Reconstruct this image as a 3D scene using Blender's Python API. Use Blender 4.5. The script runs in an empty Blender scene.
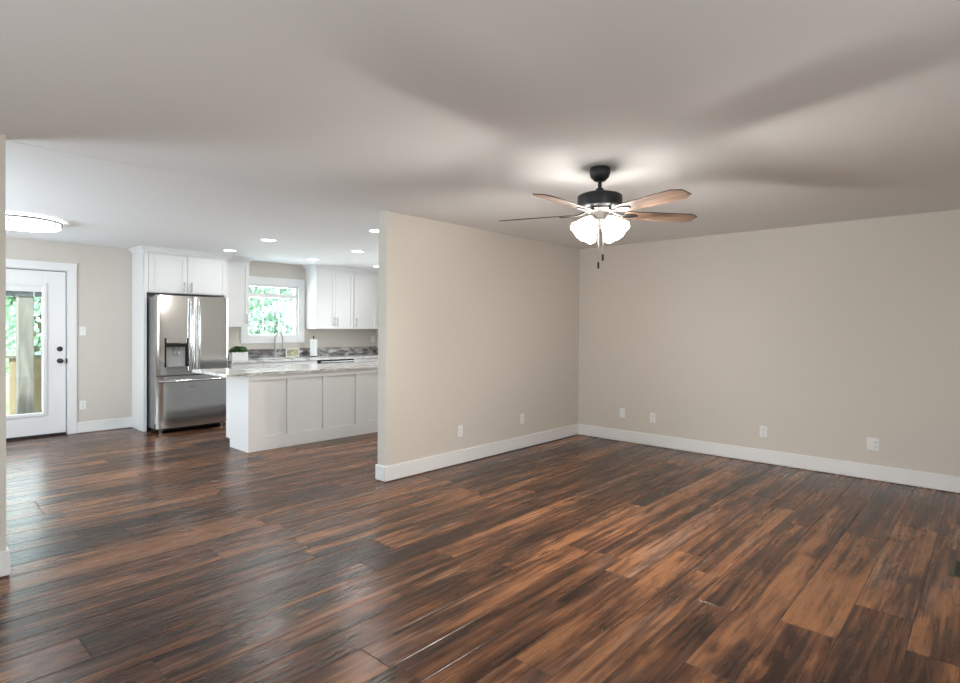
import bpy, bmesh, math, random
from mathutils import Vector, Matrix
random.seed(7)
PI = math.pi
S = bpy.context.scene
C = S.collection

# ------------------------------------------------------------------ camera
F_PX, YAW, PITCH, ROLL, CY, EYE = 563.556, 0.8312, -0.0101, 0.0067, 333.84, 1.3918
cam = bpy.data.cameras.new('camera')
cam_o = bpy.data.objects.new('camera', cam)
C.objects.link(cam_o)
d = Vector((math.sin(YAW) * math.cos(PITCH), math.cos(YAW) * math.cos(PITCH), math.sin(PITCH)))
r = Vector((math.cos(YAW), -math.sin(YAW), 0))
u = r.cross(d)
r2 = r * math.cos(ROLL) + u * math.sin(ROLL)
u2 = -r * math.sin(ROLL) + u * math.cos(ROLL)
M = Matrix((r2, u2, -d)).transposed().to_4x4()
M.translation = (0, 0, EYE)
cam_o.matrix_world = M
cam.sensor_width = 36
cam.lens = 36 * F_PX / 960
cam.shift_y = -(341.5 - CY) / 960
cam.clip_start = 0.02
cam.clip_end = 200
S.camera = cam_o

# ------------------------------------------------------------------ exposure, world, daylight
S.view_settings.view_transform = 'Standard'
S.view_settings.look = 'None'
S.view_settings.exposure = 0.1
S.view_settings.gamma = 1.0
S.view_settings.use_curve_mapping = False

W = bpy.data.worlds.new('sky')
S.world = W
W.use_nodes = True
wn = W.node_tree
bg = wn.nodes['Background']
sky = wn.nodes.new('ShaderNodeTexSky')
sky.sky_type = 'NISHITA'
sky.sun_disc = False
sky.sun_elevation = math.radians(50)
sky.sun_rotation = math.radians(150)
hsv = wn.nodes.new('ShaderNodeHueSaturation')
hsv.inputs['Saturation'].default_value = 0.35
wn.links.new(sky.outputs[0], hsv.inputs['Color'])
wn.links.new(hsv.outputs[0], bg.inputs['Color'])
bg.inputs['Strength'].default_value = 0.55

def area(name, loc, size, power, color, direction, portal=False):
    l = bpy.data.lights.new(name, 'AREA')
    l.shape = 'RECTANGLE'
    l.size, l.size_y = size
    l.energy = power
    l.color = color
    o = bpy.data.objects.new(name, l)
    C.objects.link(o)
    o.location = loc
    o.rotation_euler = Vector(direction).to_track_quat('-Z', 'Y').to_euler()
    return o

# daylight arriving through the windows of the room, each lamp set in its own window opening; the kitchen side one is added
area('daylight_back_window', (0.6, -1.76, 1.45), (2.2, 1.3), 48, (0.97, 0.97, 1.0), (-0.15, 1, 0.40))
area('daylight_left_window', (-1.72, 1.6, 1.45), (1.8, 1.3), 40, (0.97, 0.97, 1.0), (1, 0, 0.3))
area('daylight_dining_window', (-1.72, 6.4, 1.35), (1.8, 1.7), 170, (0.82, 0.90, 1.0), (1, 0, 1.1))
area('daylight_kitchen_window', (4.54, 8.98, 1.655), (0.86, 0.8), 30, (0.84, 0.92, 1.0), (0, -1, 0.1))
area('daylight_door', (1.292, 8.95, 1.1), (0.44, 1.5), 9, (0.84, 0.92, 1.0), (0, -1, 0.2))
area('added_kitchen_side_fill', (6.72, 6.2, 1.45), (2.0, 1.2), 36, (0.94, 0.95, 1.0), (-1, -0.25, 0.45))  # added fill from an invented side window, lifts kitchen ceiling and floor sheen
sun = bpy.data.lights.new('sun', 'SUN')
sun.energy = 10.0
sun.angle = math.radians(2)
sun_o = bpy.data.objects.new('sun', sun)
C.objects.link(sun_o)
sun_o.rotation_euler = Vector((0.55, 0.35, -0.9)).to_track_quat('-Z', 'Y').to_euler()

# ------------------------------------------------------------------ materials
def mat(name, color=(0.8, 0.8, 0.8), rough=0.5, metal=0.0, emit=None, strength=0.0, spec=0.5, coat=0.0):
    m = bpy.data.materials.new(name)
    m.use_nodes = True
    b = m.node_tree.nodes['Principled BSDF']
    b.inputs['Base Color'].default_value = (*color, 1)
    b.inputs['Roughness'].default_value = rough
    b.inputs['Metallic'].default_value = metal
    b.inputs['Specular IOR Level'].default_value = spec
    b.inputs['Coat Weight'].default_value = coat
    if emit:
        b.inputs['Emission Color'].default_value = (*emit, 1)
        b.inputs['Emission Strength'].default_value = strength
    return m

def nd(m, kind, **kw):
    n = m.node_tree.nodes.new(kind)
    for k, v in kw.items():
        if k.startswith('i_'):
            n.inputs[k[2:].replace('_', ' ')].default_value = v
        else:
            setattr(n, k, v)
    return n

def lk(m, a, b):
    m.node_tree.links.new(a, b)

def ramp(m, stops, interp='LINEAR'):
    n = nd(m, 'ShaderNodeValToRGB')
    n.color_ramp.interpolation = interp
    e = n.color_ramp.elements
    while len(e) < len(stops):
        e.new(0.5)
    for i, (p, c) in enumerate(stops):
        e[i].position = p
        e[i].color = (*c, 1) if len(c) == 3 else c
    return n

def add_bump(m, scale, strength, dist=0.002, detail=4, stretch=None):
    b = m.node_tree.nodes['Principled BSDF']
    tc = nd(m, 'ShaderNodeTexCoord')
    n = nd(m, 'ShaderNodeTexNoise')
    n.inputs['Scale'].default_value = scale
    n.inputs['Detail'].default_value = detail
    if stretch:
        mp = nd(m, 'ShaderNodeMapping')
        mp.inputs['Scale'].default_value = stretch
        lk(m, tc.outputs['Object'], mp.inputs['Vector'])
        lk(m, mp.outputs[0], n.inputs['Vector'])
    else:
        lk(m, tc.outputs['Object'], n.inputs['Vector'])
    bp = nd(m, 'ShaderNodeBump')
    bp.inputs['Strength'].default_value = strength
    bp.inputs['Distance'].default_value = dist
    lk(m, n.outputs['Fac'], bp.inputs['Height'])
    lk(m, bp.outputs[0], b.inputs['Normal'])
    return n

wall_m = mat('wall_paint', (0.61, 0.57, 0.515), 0.75, spec=0.25)
add_bump(wall_m, 220, 0.12)
ceil_m = mat('ceiling_paint', (0.84, 0.84, 0.835), 0.85, spec=0.15)
add_bump(ceil_m, 160, 0.15)
white_m = mat('white_trim_paint', (0.77, 0.77, 0.77), 0.35)
cab_m = mat('white_cabinet_lacquer', (0.79, 0.79, 0.79), 0.28)
island_m = mat('island_paint', (0.83, 0.82, 0.81), 0.4)
plate_m = mat('white_plastic', (0.8, 0.8, 0.79), 0.3)
slot_m = mat('dark_slot', (0.02, 0.02, 0.02), 0.6)
black_m = mat('black_plastic', (0.010, 0.010, 0.011), 0.5, spec=0.25)
rubber_m = mat('black_rubber', (0.015, 0.014, 0.013), 0.8)
nickel_m = mat('brushed_nickel', (0.42, 0.41, 0.4), 0.28, 1.0)
bronze_m = mat('dark_bronze', (0.045, 0.042, 0.04), 0.35, 0.6)
darkgrey_m = mat('fridge_side_grey', (0.3, 0.3, 0.31), 0.4, 0.7)
fan_m = mat('fan_dark_metal', (0.028, 0.03, 0.032), 0.42, 0.4)
cap_m = mat('light_kit_pewter', (0.36, 0.34, 0.32), 0.35, 0.8)
paper_m = mat('paper_towel', (0.86, 0.86, 0.86), 0.9)
add_bump(paper_m, 300, 0.3)

# stainless steel with vertical brushing
steel_m = mat('brushed_stainless', (0.54, 0.53, 0.52), 0.15, 1.0)
_b = steel_m.node_tree.nodes['Principled BSDF']
_b.inputs['Anisotropic'].default_value = 0.5
_tc = nd(steel_m, 'ShaderNodeTexCoord')
_mp = nd(steel_m, 'ShaderNodeMapping')
_mp.inputs['Scale'].default_value = (260, 260, 1.5)
_nz = nd(steel_m, 'ShaderNodeTexNoise', i_Scale=1.0, i_Detail=3.0)
lk(steel_m, _tc.outputs['Object'], _mp.inputs['Vector'])
lk(steel_m, _mp.outputs[0], _nz.inputs['Vector'])
_r = ramp(steel_m, [(0.2, (0.10,) * 3), (0.8, (0.17,) * 3)])
lk(steel_m, _nz.outputs['Fac'], _r.inputs[0])
lk(steel_m, _r.outputs[0], _b.inputs['Roughness'])

chrome_m = mat('polished_steel', (0.66, 0.66, 0.66), 0.12, 1.0)

# lights
def emitter(name, color, strength):
    return mat(name, color, 0.4, emit=color, strength=strength)
lens_m = emitter('downlight_lens', (0.97, 0.98, 1.0), 11.0)
drum_m = emitter('flush_lamp_diffuser', (0.96, 0.98, 1.0), 1.5)
glow_m = emitter('added_ceiling_glow', (0.95, 0.97, 1.0), 14.0)  # emission for the ring added on top of the drum
drum_low_m = emitter('flush_lamp_bottom', (0.92, 0.96, 1.0), 12.0)
shade_m = mat('frosted_glass_shade', (0.9, 0.88, 0.85), 0.35, emit=(1.0, 0.945, 0.88), strength=27)
bulb_m = emitter('bulb_glow', (1.0, 0.90, 0.80), 40.0)


# wood for the fan blades
def wood(name, dark, light, rough=0.5, scale=1.0, axis='X'):
    m = mat(name, light, rough)
    b = m.node_tree.nodes['Principled BSDF']
    tc = nd(m, 'ShaderNodeTexCoord')
    mp = nd(m, 'ShaderNodeMapping')
    st = {'X': (2.5, 38, 38), 'Z': (14, 14, 2.2), 'Y': (38, 2.5, 38)}[axis]
    mp.inputs['Scale'].default_value = tuple(s * scale for s in st)
    n = nd(m, 'ShaderNodeTexNoise', i_Scale=1.0, i_Detail=6.0, i_Distortion=0.8)
    lk(m, tc.outputs['Object'], mp.inputs['Vector'])
    lk(m, mp.outputs[0], n.inputs['Vector'])
    rp = ramp(m, [(0.3, dark), (0.68, light)])
    lk(m, n.outputs['Fac'], rp.inputs[0])
    lk(m, rp.outputs[0], b.inputs['Base Color'])
    return m
blade_m = wood('weathered_oak_blade', (0.11, 0.065, 0.045), (0.30, 0.19, 0.13), 0.5)
blade_edge_m = mat('blade_dark_top', (0.03, 0.022, 0.018), 0.5)
post_m = wood('weathered_deck_post', (0.20, 0.185, 0.165), (0.38, 0.355, 0.325), 0.85, axis='Z')
pine_m = wood('new_pine_board', (0.38, 0.29, 0.17), (0.56, 0.46, 0.30), 0.8, axis='Z')
deck_m = wood('pale_deck_boards', (0.45, 0.42, 0.38), (0.72, 0.70, 0.66), 0.85)

# granite
def granite(name, tones, rough):
    m = mat(name, tones[1], rough, spec=0.6)
    b = m.node_tree.nodes['Principled BSDF']
    tc = nd(m, 'ShaderNodeTexCoord')
    n1 = nd(m, 'ShaderNodeTexNoise', i_Scale=4.5, i_Detail=10.0, i_Distortion=1.6)
    n2 = nd(m, 'ShaderNodeTexNoise', i_Scale=46.0, i_Detail=5.0)
    mp = nd(m, 'ShaderNodeMapping')
    mp.inputs['Scale'].default_value = (0.8, 2.2, 3.0)
    lk(m, tc.outputs['Object'], mp.inputs['Vector'])
    lk(m, mp.outputs[0], n1.inputs['Vector'])
    lk(m, tc.outputs['Object'], n2.inputs['Vector'])
    mx = nd(m, 'ShaderNodeMath', operation='MULTIPLY_ADD')
    mx.inputs[1].default_value = 0.35
    lk(m, n2.outputs['Fac'], mx.inputs[0])
    lk(m, n1.outputs['Fac'], mx.inputs[2])
    rp = ramp(m, [(0.50, tones[0]), (0.62, tones[1]), (0.72, tones[2]), (0.84, tones[3])])
    lk(m, mx.outputs[0], rp.inputs[0])
    lk(m, rp.outputs[0], b.inputs['Base Color'])
    return m
granite_m = granite('pale_granite', [(0.32, 0.29, 0.27), (0.60, 0.58, 0.56), (0.76, 0.75, 0.74), (0.84, 0.84, 0.835)], 0.10)
splash_m = granite('grey_granite', [(0.09, 0.085, 0.082), (0.19, 0.18, 0.175), (0.34, 0.33, 0.325), (0.62, 0.6, 0.59)], 0.16)

# clear glass that lets daylight through
glass_m = bpy.data.materials.new('window_glass')
glass_m.use_nodes = True
nt = glass_m.node_tree
nt.nodes.remove(nt.nodes['Principled BSDF'])
tr = nt.nodes.new('ShaderNodeBsdfTransparent')
tr.inputs[0].default_value = (0.93, 0.98, 0.97, 1)
gl = nt.nodes.new('ShaderNodeBsdfGlossy')
gl.inputs['Roughness'].default_value = 0.02
mxs = nt.nodes.new('ShaderNodeMixShader')
mxs.inputs[0].default_value = 0.06
nt.links.new(tr.outputs[0], mxs.inputs[1])
nt.links.new(gl.outputs[0], mxs.inputs[2])
nt.links.new(mxs.outputs[0], nt.nodes['Material Output'].inputs[0])

def leaf_mat(name, a, b_):
    m = mat(name, a, 0.55)
    b = m.node_tree.nodes['Principled BSDF']
    tc = nd(m, 'ShaderNodeTexCoord')
    n = nd(m, 'ShaderNodeTexNoise', i_Scale=3.0, i_Detail=4.0)
    lk(m, tc.outputs['Object'], n.inputs['Vector'])
    rp = ramp(m, [(0.35, a), (0.65, b_)])
    lk(m, n.outputs['Fac'], rp.inputs[0])
    lk(m, rp.outputs[0], b.inputs['Base Color'])
    return m
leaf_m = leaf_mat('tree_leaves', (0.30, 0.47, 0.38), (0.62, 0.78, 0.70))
pleaf_m = leaf_mat('houseplant_leaves', (0.02, 0.07, 0.015), (0.09, 0.20, 0.04))
bark_m = mat('bark', (0.16, 0.13, 0.10), 0.9)
grass_m = leaf_mat('lawn', (0.30, 0.48, 0.16), (0.45, 0.62, 0.26))

# wood plank floor: colour comes from grain, knots and a tone that differs from plank to plank
def floor_material():
    m = mat('walnut_plank_floor', (0.1, 0.05, 0.03), 0.33, spec=0.27)
    b = m.node_tree.nodes['Principled BSDF']
    tc = nd(m, 'ShaderNodeTexCoord')
    at = nd(m, 'ShaderNodeAttribute', attribute_name='plank')
    sep = nd(m, 'ShaderNodeSeparateColor')
    lk(m, at.outputs['Color'], sep.inputs[0])
    off = nd(m, 'ShaderNodeVectorMath', operation='MULTIPLY_ADD')
    off.inputs[1].default_value = (37, 19, 53)
    lk(m, at.outputs['Color'], off.inputs[0])
    lk(m, tc.outputs['Object'], off.inputs[2])

    def noise(scale, stretch, detail=5.0, rough=0.55, dist=0.0):
        mp = nd(m, 'ShaderNodeMapping')
        mp.inputs['Scale'].default_value = stretch
        n = nd(m, 'ShaderNodeTexNoise')
        n.inputs['Scale'].default_value = scale
        n.inputs['Detail'].default_value = detail
        n.inputs['Roughness'].default_value = rough
        n.inputs['Distortion'].default_value = dist
        lk(m, off.outputs[0], mp.inputs['Vector'])
        lk(m, mp.outputs[0], n.inputs['Vector'])
        return n.outputs['Fac']

    def math_(op, a, b2, c=None):
        n = nd(m, 'ShaderNodeMath', operation=op)
        for i, v in enumerate((a, b2, c)):
            if v is None:
                continue
            if isinstance(v, (int, float)):
                n.inputs[i].default_value = v
            else:
                lk(m, v, n.inputs[i])
        return n.outputs[0]

    def mix(kind, fac, a, b2):
        n = nd(m, 'ShaderNodeMix', data_type='RGBA', blend_type=kind)
        for i, v in ((0, fac), (6, a), (7, b2)):
            if isinstance(v, (int, float)):
                n.inputs[i].default_value = v
            elif isinstance(v, tuple):
                n.inputs[i].default_value = (*v, 1)
            else:
                lk(m, v, n.inputs[i])
        return n.outputs[2]

    broad = noise(1.0, (0.7, 6.0, 1), 3, 0.5, 0.5)          # long smoky bands
    mid = noise(1.0, (1.0, 30, 1), 3, 0.5, 0.4)           # grain streaks
    blotch = noise(1.0, (2.0, 8, 1), 4, 0.55, 1.2)          # short burnt patches
    fine = noise(1.0, (6, 260, 1), 2, 0.5, 0.1)             # pores
    # cathedral figure
    wmp = nd(m, 'ShaderNodeMapping')
    wmp.inputs['Scale'].default_value = (0.9, 5, 1)
    lk(m, off.outputs[0], wmp.inputs['Vector'])
    wv = nd(m, 'ShaderNodeTexWave', wave_type='BANDS', bands_direction='Y')
    for k, v in (('Scale', 1.7), ('Distortion', 16.0), ('Detail', 2.0), ('Detail Scale', 0.5)):
        wv.inputs[k].default_value = v
    lk(m, wmp.outputs[0], wv.inputs['Vector'])

    soft = noise(1.0, (0.9, 15, 1), 3, 0.5, 0.8)
    v = math_('MULTIPLY', broad, 0.62)
    v = math_('MULTIPLY_ADD', mid, 0.34, v)
    v = math_('MULTIPLY_ADD', soft, 0.30, v)
    v = math_('MULTIPLY_ADD', blotch, 0.46, v)
    v = math_('MULTIPLY_ADD', fine, 0.10, v)
    v = math_('MULTIPLY_ADD', wv.outputs['Fac'], 0.045, v)
    v = math_('ADD', v, math_('MULTIPLY_ADD', sep.outputs[0], 0.18, -0.205))
    rp = ramp(m, [(0.57, (0.010, 0.0048, 0.0034)), (0.70, (0.036, 0.0155, 0.0085)), (0.83, (0.098, 0.0395, 0.019)),
                  (0.97, (0.25, 0.109, 0.047))])
    lk(m, v, rp.inputs[0])
    # some planks and bands are greyer
    gsel = noise(1.0, (0.9, 5.0, 1), 2, 0.5, 0.3)
    g = math_('MULTIPLY', math_('GREATER_THAN', sep.outputs[1], 0.0), math_('MULTIPLY_ADD', gsel, 3.5, -1.75))
    g = math_('MULTIPLY', g, math_('MULTIPLY_ADD', sep.outputs[1], 0.8, 0.1))
    gc = nd(m, 'ShaderNodeClamp')
    lk(m, g, gc.inputs[0])
    gray = nd(m, 'ShaderNodeHueSaturation')
    gray.inputs['Saturation'].default_value = 0.62
    gray.inputs['Value'].default_value = 1.15
    lk(m, rp.outputs[0], gray.inputs['Color'])
    col = mix('MIX', gc.outputs[0], rp.outputs[0], gray.outputs[0])
    gr = ramp(m, [(0.32, (0.86, 0.85, 0.85)), (0.50, (1.0, 1.0, 1.0)), (0.72, (1.07, 1.07, 1.06))])
    lk(m, math_('MULTIPLY_ADD', fine, 0.45, math_('MULTIPLY', mid, 0.55)), gr.inputs[0])
    col = mix('MULTIPLY', 1.0, col, gr.outputs[0])
    # thin dark veins that wander along the grain
    vmp = nd(m, 'ShaderNodeMapping')
    vmp.inputs['Scale'].default_value = (1.3, 9, 1)
    lk(m, off.outputs[0], vmp.inputs['Vector'])
    vn = nd(m, 'ShaderNodeTexNoise', i_Scale=1.6, i_Detail=5.0, i_Distortion=1.3)
    lk(m, vmp.outputs[0], vn.inputs['Vector'])
    vd = math_('ABSOLUTE', math_('SUBTRACT', vn.outputs['Fac'], 0.5), 0.0)
    vr2 = ramp(m, [(0.0, (1, 1, 1)), (0.022, (0, 0, 0))])
    lk(m, vd, vr2.inputs[0])
    vfac = math_('MULTIPLY', vr2.outputs[0], math_('MULTIPLY', blotch, 0.9))
    col = mix('MIX', vfac, col, (0.008, 0.004, 0.003))
    # dark knots
    kmp = nd(m, 'ShaderNodeMapping')
    kmp.inputs['Scale'].default_value = (2.1, 6.5, 1)
    lk(m, off.outputs[0], kmp.inputs['Vector'])
    kd = nd(m, 'ShaderNodeVectorMath', operation='ADD')
    kn = nd(m, 'ShaderNodeTexNoise', i_Scale=3.0, i_Detail=3.0)
    lk(m, kmp.outputs[0], kn.inputs['Vector'])
    ks = nd(m, 'ShaderNodeVectorMath', operation='SCALE')
    ks.inputs['Scale'].default_value = 0.35
    lk(m, kn.outputs['Color'], ks.inputs[0])
    lk(m, kmp.outputs[0], kd.inputs[0])
    lk(m, ks.outputs[0], kd.inputs[1])
    vor = nd(m, 'ShaderNodeTexVoronoi', i_Scale=1.0)
    lk(m, kd.outputs[0], vor.inputs['Vector'])
    kr = ramp(m, [(0.05, (0, 0, 0)), (0.20, (1, 1, 1))])
    lk(m, vor.outputs['Distance'], kr.inputs[0])
    kfac = math_('MULTIPLY', math_('SUBTRACT', 1.0, kr.outputs[0]), 0.75)
    col = mix('MIX', kfac, col, (0.010, 0.005, 0.0035))
    lk(m, col, b.inputs['Base Color'])
    rr = math_('MULTIPLY_ADD', mid, 0.16, 0.19)
    lk(m, rr, b.inputs['Roughness'])
    bp = nd(m, 'ShaderNodeBump')
    bp.inputs['Strength'].default_value = 0.08
    bp.inputs['Distance'].default_value = 0.0012
    lk(m, math_('ADD', fine, mid), bp.inputs['Height'])
    lk(m, bp.outputs[0], b.inputs['Normal'])
    return m
floor_m = floor_material()
groove_m = mat('floor_groove', (0.015, 0.009, 0.006), 0.8)

# ------------------------------------------------------------------ mesh helpers
class MB:
    def __init__(self):
        self.bm = bmesh.new()

    def box(self, x0, x1, y0, y1, z0, z1):
        v = [self.bm.verts.new((x, y, z)) for x in (x0, x1) for y in (y0, y1) for z in (z0, z1)]
        for f in ((0, 1, 3, 2), (4, 6, 7, 5), (0, 4, 5, 1), (2, 3, 7, 6), (0, 2, 6, 4), (1, 5, 7, 3)):
            self.bm.faces.new([v[i] for i in f])
        return self

    def lathe(self, profile, seg=32, origin=(0, 0, 0), mtx=None, cap=True, wob=None):
        rings = []
        o = Vector(origin)
        for (rad, z) in profile:
            ring = []
            for i in range(seg):
                a = 2 * PI * i / seg
                rr, zz = rad, z
                if wob:
                    rr, zz = wob(a, rad, z)
                p = Vector((rr * math.cos(a), rr * math.sin(a), zz))
                if mtx:
                    p = mtx @ p
                ring.append(self.bm.verts.new(p + o))
            rings.append(ring)
        for a, b in zip(rings, rings[1:]):
            for i in range(seg):
                j = (i + 1) % seg
                self.bm.faces.new((a[i], a[j], b[j], b[i]))
        if cap:
            if profile[0][0] > 1e-5:
                self.bm.faces.new(list(reversed(rings[0])))
            if profile[-1][0] > 1e-5:
                self.bm.faces.new(rings[-1])
        return self

    def tube(self, pts, rad, seg=10, flat=None):
        pts = [Vector(p) for p in pts]
        n = len(pts)
        rings = []
        up = Vector((0, 0, 1))
        prev = None
        for i, p in enumerate(pts):
            t = (pts[min(i + 1, n - 1)] - pts[max(i - 1, 0)]).normalized()
            if prev is None:
                a = t.cross(up)
                if a.length < 1e-3:
                    a = t.cross(Vector((1, 0, 0)))
                a.normalize()
            else:
                a = (prev - t * prev.dot(t)).normalized()
            prev = a
            bb = t.cross(a)
            rd = rad[i] if isinstance(rad, (list, tuple)) else rad
            ring = []
            for k in range(seg):
                an = 2 * PI * k / seg
                ring.append(self.bm.verts.new(p + a * math.cos(an) * rd + bb * math.sin(an) * rd * (flat or 1)))
            rings.append(ring)
        for a, b in zip(rings, rings[1:]):
            for i in range(seg):
                j = (i + 1) % seg
                self.bm.faces.new((a[i], a[j], b[j], b[i]))
        self.bm.faces.new(list(reversed(rings[0])))
        self.bm.faces.new(rings[-1])
        return self

    def prism(self, poly, y0, y1, axis='Y'):
        """extrude an outline given in the two other axes"""
        def P(a, b, c):
            return {'Y': (a, c, b), 'X': (c, a, b), 'Z': (a, b, c)}[axis]
        A = [self.bm.verts.new(P(a, b, y0)) for a, b in poly]
        B = [self.bm.verts.new(P(a, b, y1)) for a, b in poly]
        n = len(poly)
        self.bm.faces.new(A)
        self.bm.faces.new(list(reversed(B)))
        for i in range(n):
            j = (i + 1) % n
            self.bm.faces.new((A[i], B[i], B[j], A[j]))
        return self

    def build(self, name, material, parent=None, bevel=0.0, smooth=False, loc=None, segs=2):
        bmesh.ops.recalc_face_normals(self.bm, faces=self.bm.faces[:])
        me = bpy.data.meshes.new(name)
        self.bm.to_mesh(me)
        self.bm.free()
        o = bpy.data.objects.new(name, me)
        C.objects.link(o)
        me.materials.append(material)
        if smooth:
            me.polygons.foreach_set('use_smooth', [True] * len(me.polygons))
            es = o.modifiers.new('split', 'EDGE_SPLIT')
            es.split_angle = math.radians(38)
        if bevel:
            bv = o.modifiers.new('bevel', 'BEVEL')
            bv.width = bevel
            bv.segments = segs
            bv.limit_method = 'ANGLE'
        if parent:
            o.parent = parent
        if loc:
            o.location = loc
        return o

def empty(name, loc, rz=0.0):
    o = bpy.data.objects.new(name, None)
    C.objects.link(o)
    o.location = loc
    o.rotation_euler = (0, 0, rz)
    o.empty_display_size = 0.1
    return o

def tag(o, label=None, cat=None, group=None, kind=None):
    if label: o['label'] = label
    if cat: o['category'] = cat
    if group: o['group'] = group
    if kind: o['kind'] = kind
    return o

def thing(name, label, cat, loc, rz=0.0, group=None):
    return tag(empty(name, loc, rz), label, cat, group)

def struct(o):
    return tag(o, kind='structure')

def copy_tree(o, parent=None):
    c = o.copy()
    C.objects.link(c)
    c.parent = parent
    for ch in [q for q in bpy.data.objects if q.parent == o]:
        copy_tree(ch, c)
    return c

# ------------------------------------------------------------------ room shell
H = 2.44          # living room ceiling
HK = 2.438        # kitchen ceiling
XR = 6.354        # living room right wall
YP, T = 4.037, 0.114   # partition wall and its thickness
XE, XS = 3.172, 0.535  # opening edges in the partition line
YB = 8.72         # far kitchen wall
XL, YN = -1.6, -1.6    # left wall, near wall behind the viewer
XK = 6.60         # kitchen right wall
WT = 0.16

def walled(axis, at, thick, a0, a1, z1, holes=(), name='wall', m=None, z0=0.0):
    """a wall slab with rectangular holes (a_lo, a_hi, z_lo, z_hi); one mesh"""
    mb = MB()
    def bx(p0, p1, q0, q1):
        if p1 - p0 < 1e-4 or q1 - q0 < 1e-4:
            return
        if axis == 'X':
            mb.box(at, at + thick, p0, p1, q0, q1)
        else:
            mb.box(p0, p1, at, at + thick, q0, q1)
    cur = a0
    for (h0, h1, g0, g1) in sorted(holes):
        bx(cur, h0, z0, z1)
        bx(h0, h1, z0, g0)
        bx(h0, h1, g1, z1)
        cur = h1
    bx(cur, a1, z0, z1)
    return struct(mb.build(name, m or wall_m))

struct(MB().box(XL - WT, XK + WT, YN - WT, YP + T, H, H + 0.12).box(XL - WT, XK + WT, YP + T, YB + WT, HK, H + 0.12)
       .build('ceiling', ceil_m))
walled('X', XR, 0.14, YN - WT, YP, H, name='wall_right')
walled('Y', YP, T, XE, XK + WT, H, name='wall_partition')
walled('Y', YP, T, XL, XS, H, name='wall_left')
DOOR = (0.82, 1.764, 0.0, 2.085)
WIN = (4.10, 4.975, 1.24, 2.07)
walled('Y', YB, WT, XL - WT, XK + WT, HK, holes=[DOOR, WIN], name='wall_far')
W5 = (5.2, 7.2, 0.85, 2.05)  # unseen opening, added to let more light into the kitchen
walled('X', XK, WT, YP + T, YB, HK, holes=[W5], name='wall_kitchen')
W2 = (0.7, 2.5, 0.8, 2.1)
W4 = (5.5, 7.3, 0.5, 2.2)
walled('X', XL - WT, WT, YN, YB, H, holes=[W2, W4], name='wall_side')
W3 = (-0.5, 1.7, 0.8, 2.1)
walled('Y', YN - WT, WT, XL - WT, XR + 0.14, H, holes=[W3], name='wall_near')

# floor, one mesh of planks over a dark base
def build_floor():
    bm = bmesh.new()
    col = bm.loops.layers.float_color.new('plank')
    rnd = random.Random(11)
    seams = [-1.6, -1.37, -1.19, -0.95, -0.77, -0.53, -0.35, -0.12, 0.06, 0.268, 0.508, 0.745, 0.94, 1.125, 1.29, 1.48,
             1.645, 1.81, 2.01, 2.19, 2.35, 2.585]
    widths = [0.18, 0.24, 0.16, 0.235, 0.19, 0.165, 0.24]
    i = 0
    while seams[-1] < YB - 0.02:
        seams.append(min(seams[-1] + widths[i % 7], YB + 0.0))
        i += 1
    fixed = {2.35: 2.415, 2.19: 1.891, 1.645: 3.09, 0.508: 4.571, 1.29: 1.855, 1.81: 1.45, 0.268: 3.4, 0.94: 2.9}
    g, ch, dz = 0.0014, 0.0024, 0.0011
    for a, b in zip(seams, seams[1:]):
        start = fixed.get(a, rnd.uniform(0, 1.6))
        x = start - 1.61 * math.ceil((start - XL) / 1.61)
        while x < XK:
            x0, x1 = max(x, XL), min(x + 1.61, XK)
            x += 1.61
            if x1 - x0 < 0.02:
                continue
            c = (rnd.random(), rnd.random(), rnd.random(), 1)
            o = [(x0 + g, a + g), (x1 - g, a + g), (x1 - g, b - g), (x0 + g, b - g)]
            n = [(x0 + g + ch, a + g + ch), (x1 - g - ch, a + g + ch), (x1 - g - ch, b - g - ch), (x0 + g + ch, b - g - ch)]
            O = [bm.verts.new((p[0], p[1], -dz)) for p in o]
            N = [bm.verts.new((p[0], p[1], 0)) for p in n]
            fs = [bm.faces.new(N)] + [bm.faces.new((O[k], O[(k + 1) % 4], N[(k + 1) % 4], N[k])) for k in range(4)]
            for f in fs:
                for l in f.loops:
                    l[col] = c
    base = [bm.verts.new(p) for p in ((XL - .1, YN - .1, -0.0012), (XK + .1, YN - .1, -0.0012), (XK + .1, YB + .1, -0.0012), (XL - .1, YB + .1, -0.0012))]
    f = bm.faces.new(base)
    f.material_index = 1
    lo = [bm.verts.new((v.co.x, v.co.y, -0.06)) for v in base]
    for k in range(4):
        q = bm.faces.new((base[k], lo[k], lo[(k + 1) % 4], base[(k + 1) % 4]))
        q.material_index = 1
    q = bm.faces.new(list(reversed(lo)))
    q.material_index = 1
    me = bpy.data.meshes.new('floor')
    bm.to_mesh(me)
    bm.free()
    me.materials.append(floor_m)
    me.materials.append(groove_m)
    o = bpy.data.objects.new('floor', me)
    C.objects.link(o)
    struct(o)
build_floor()

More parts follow.
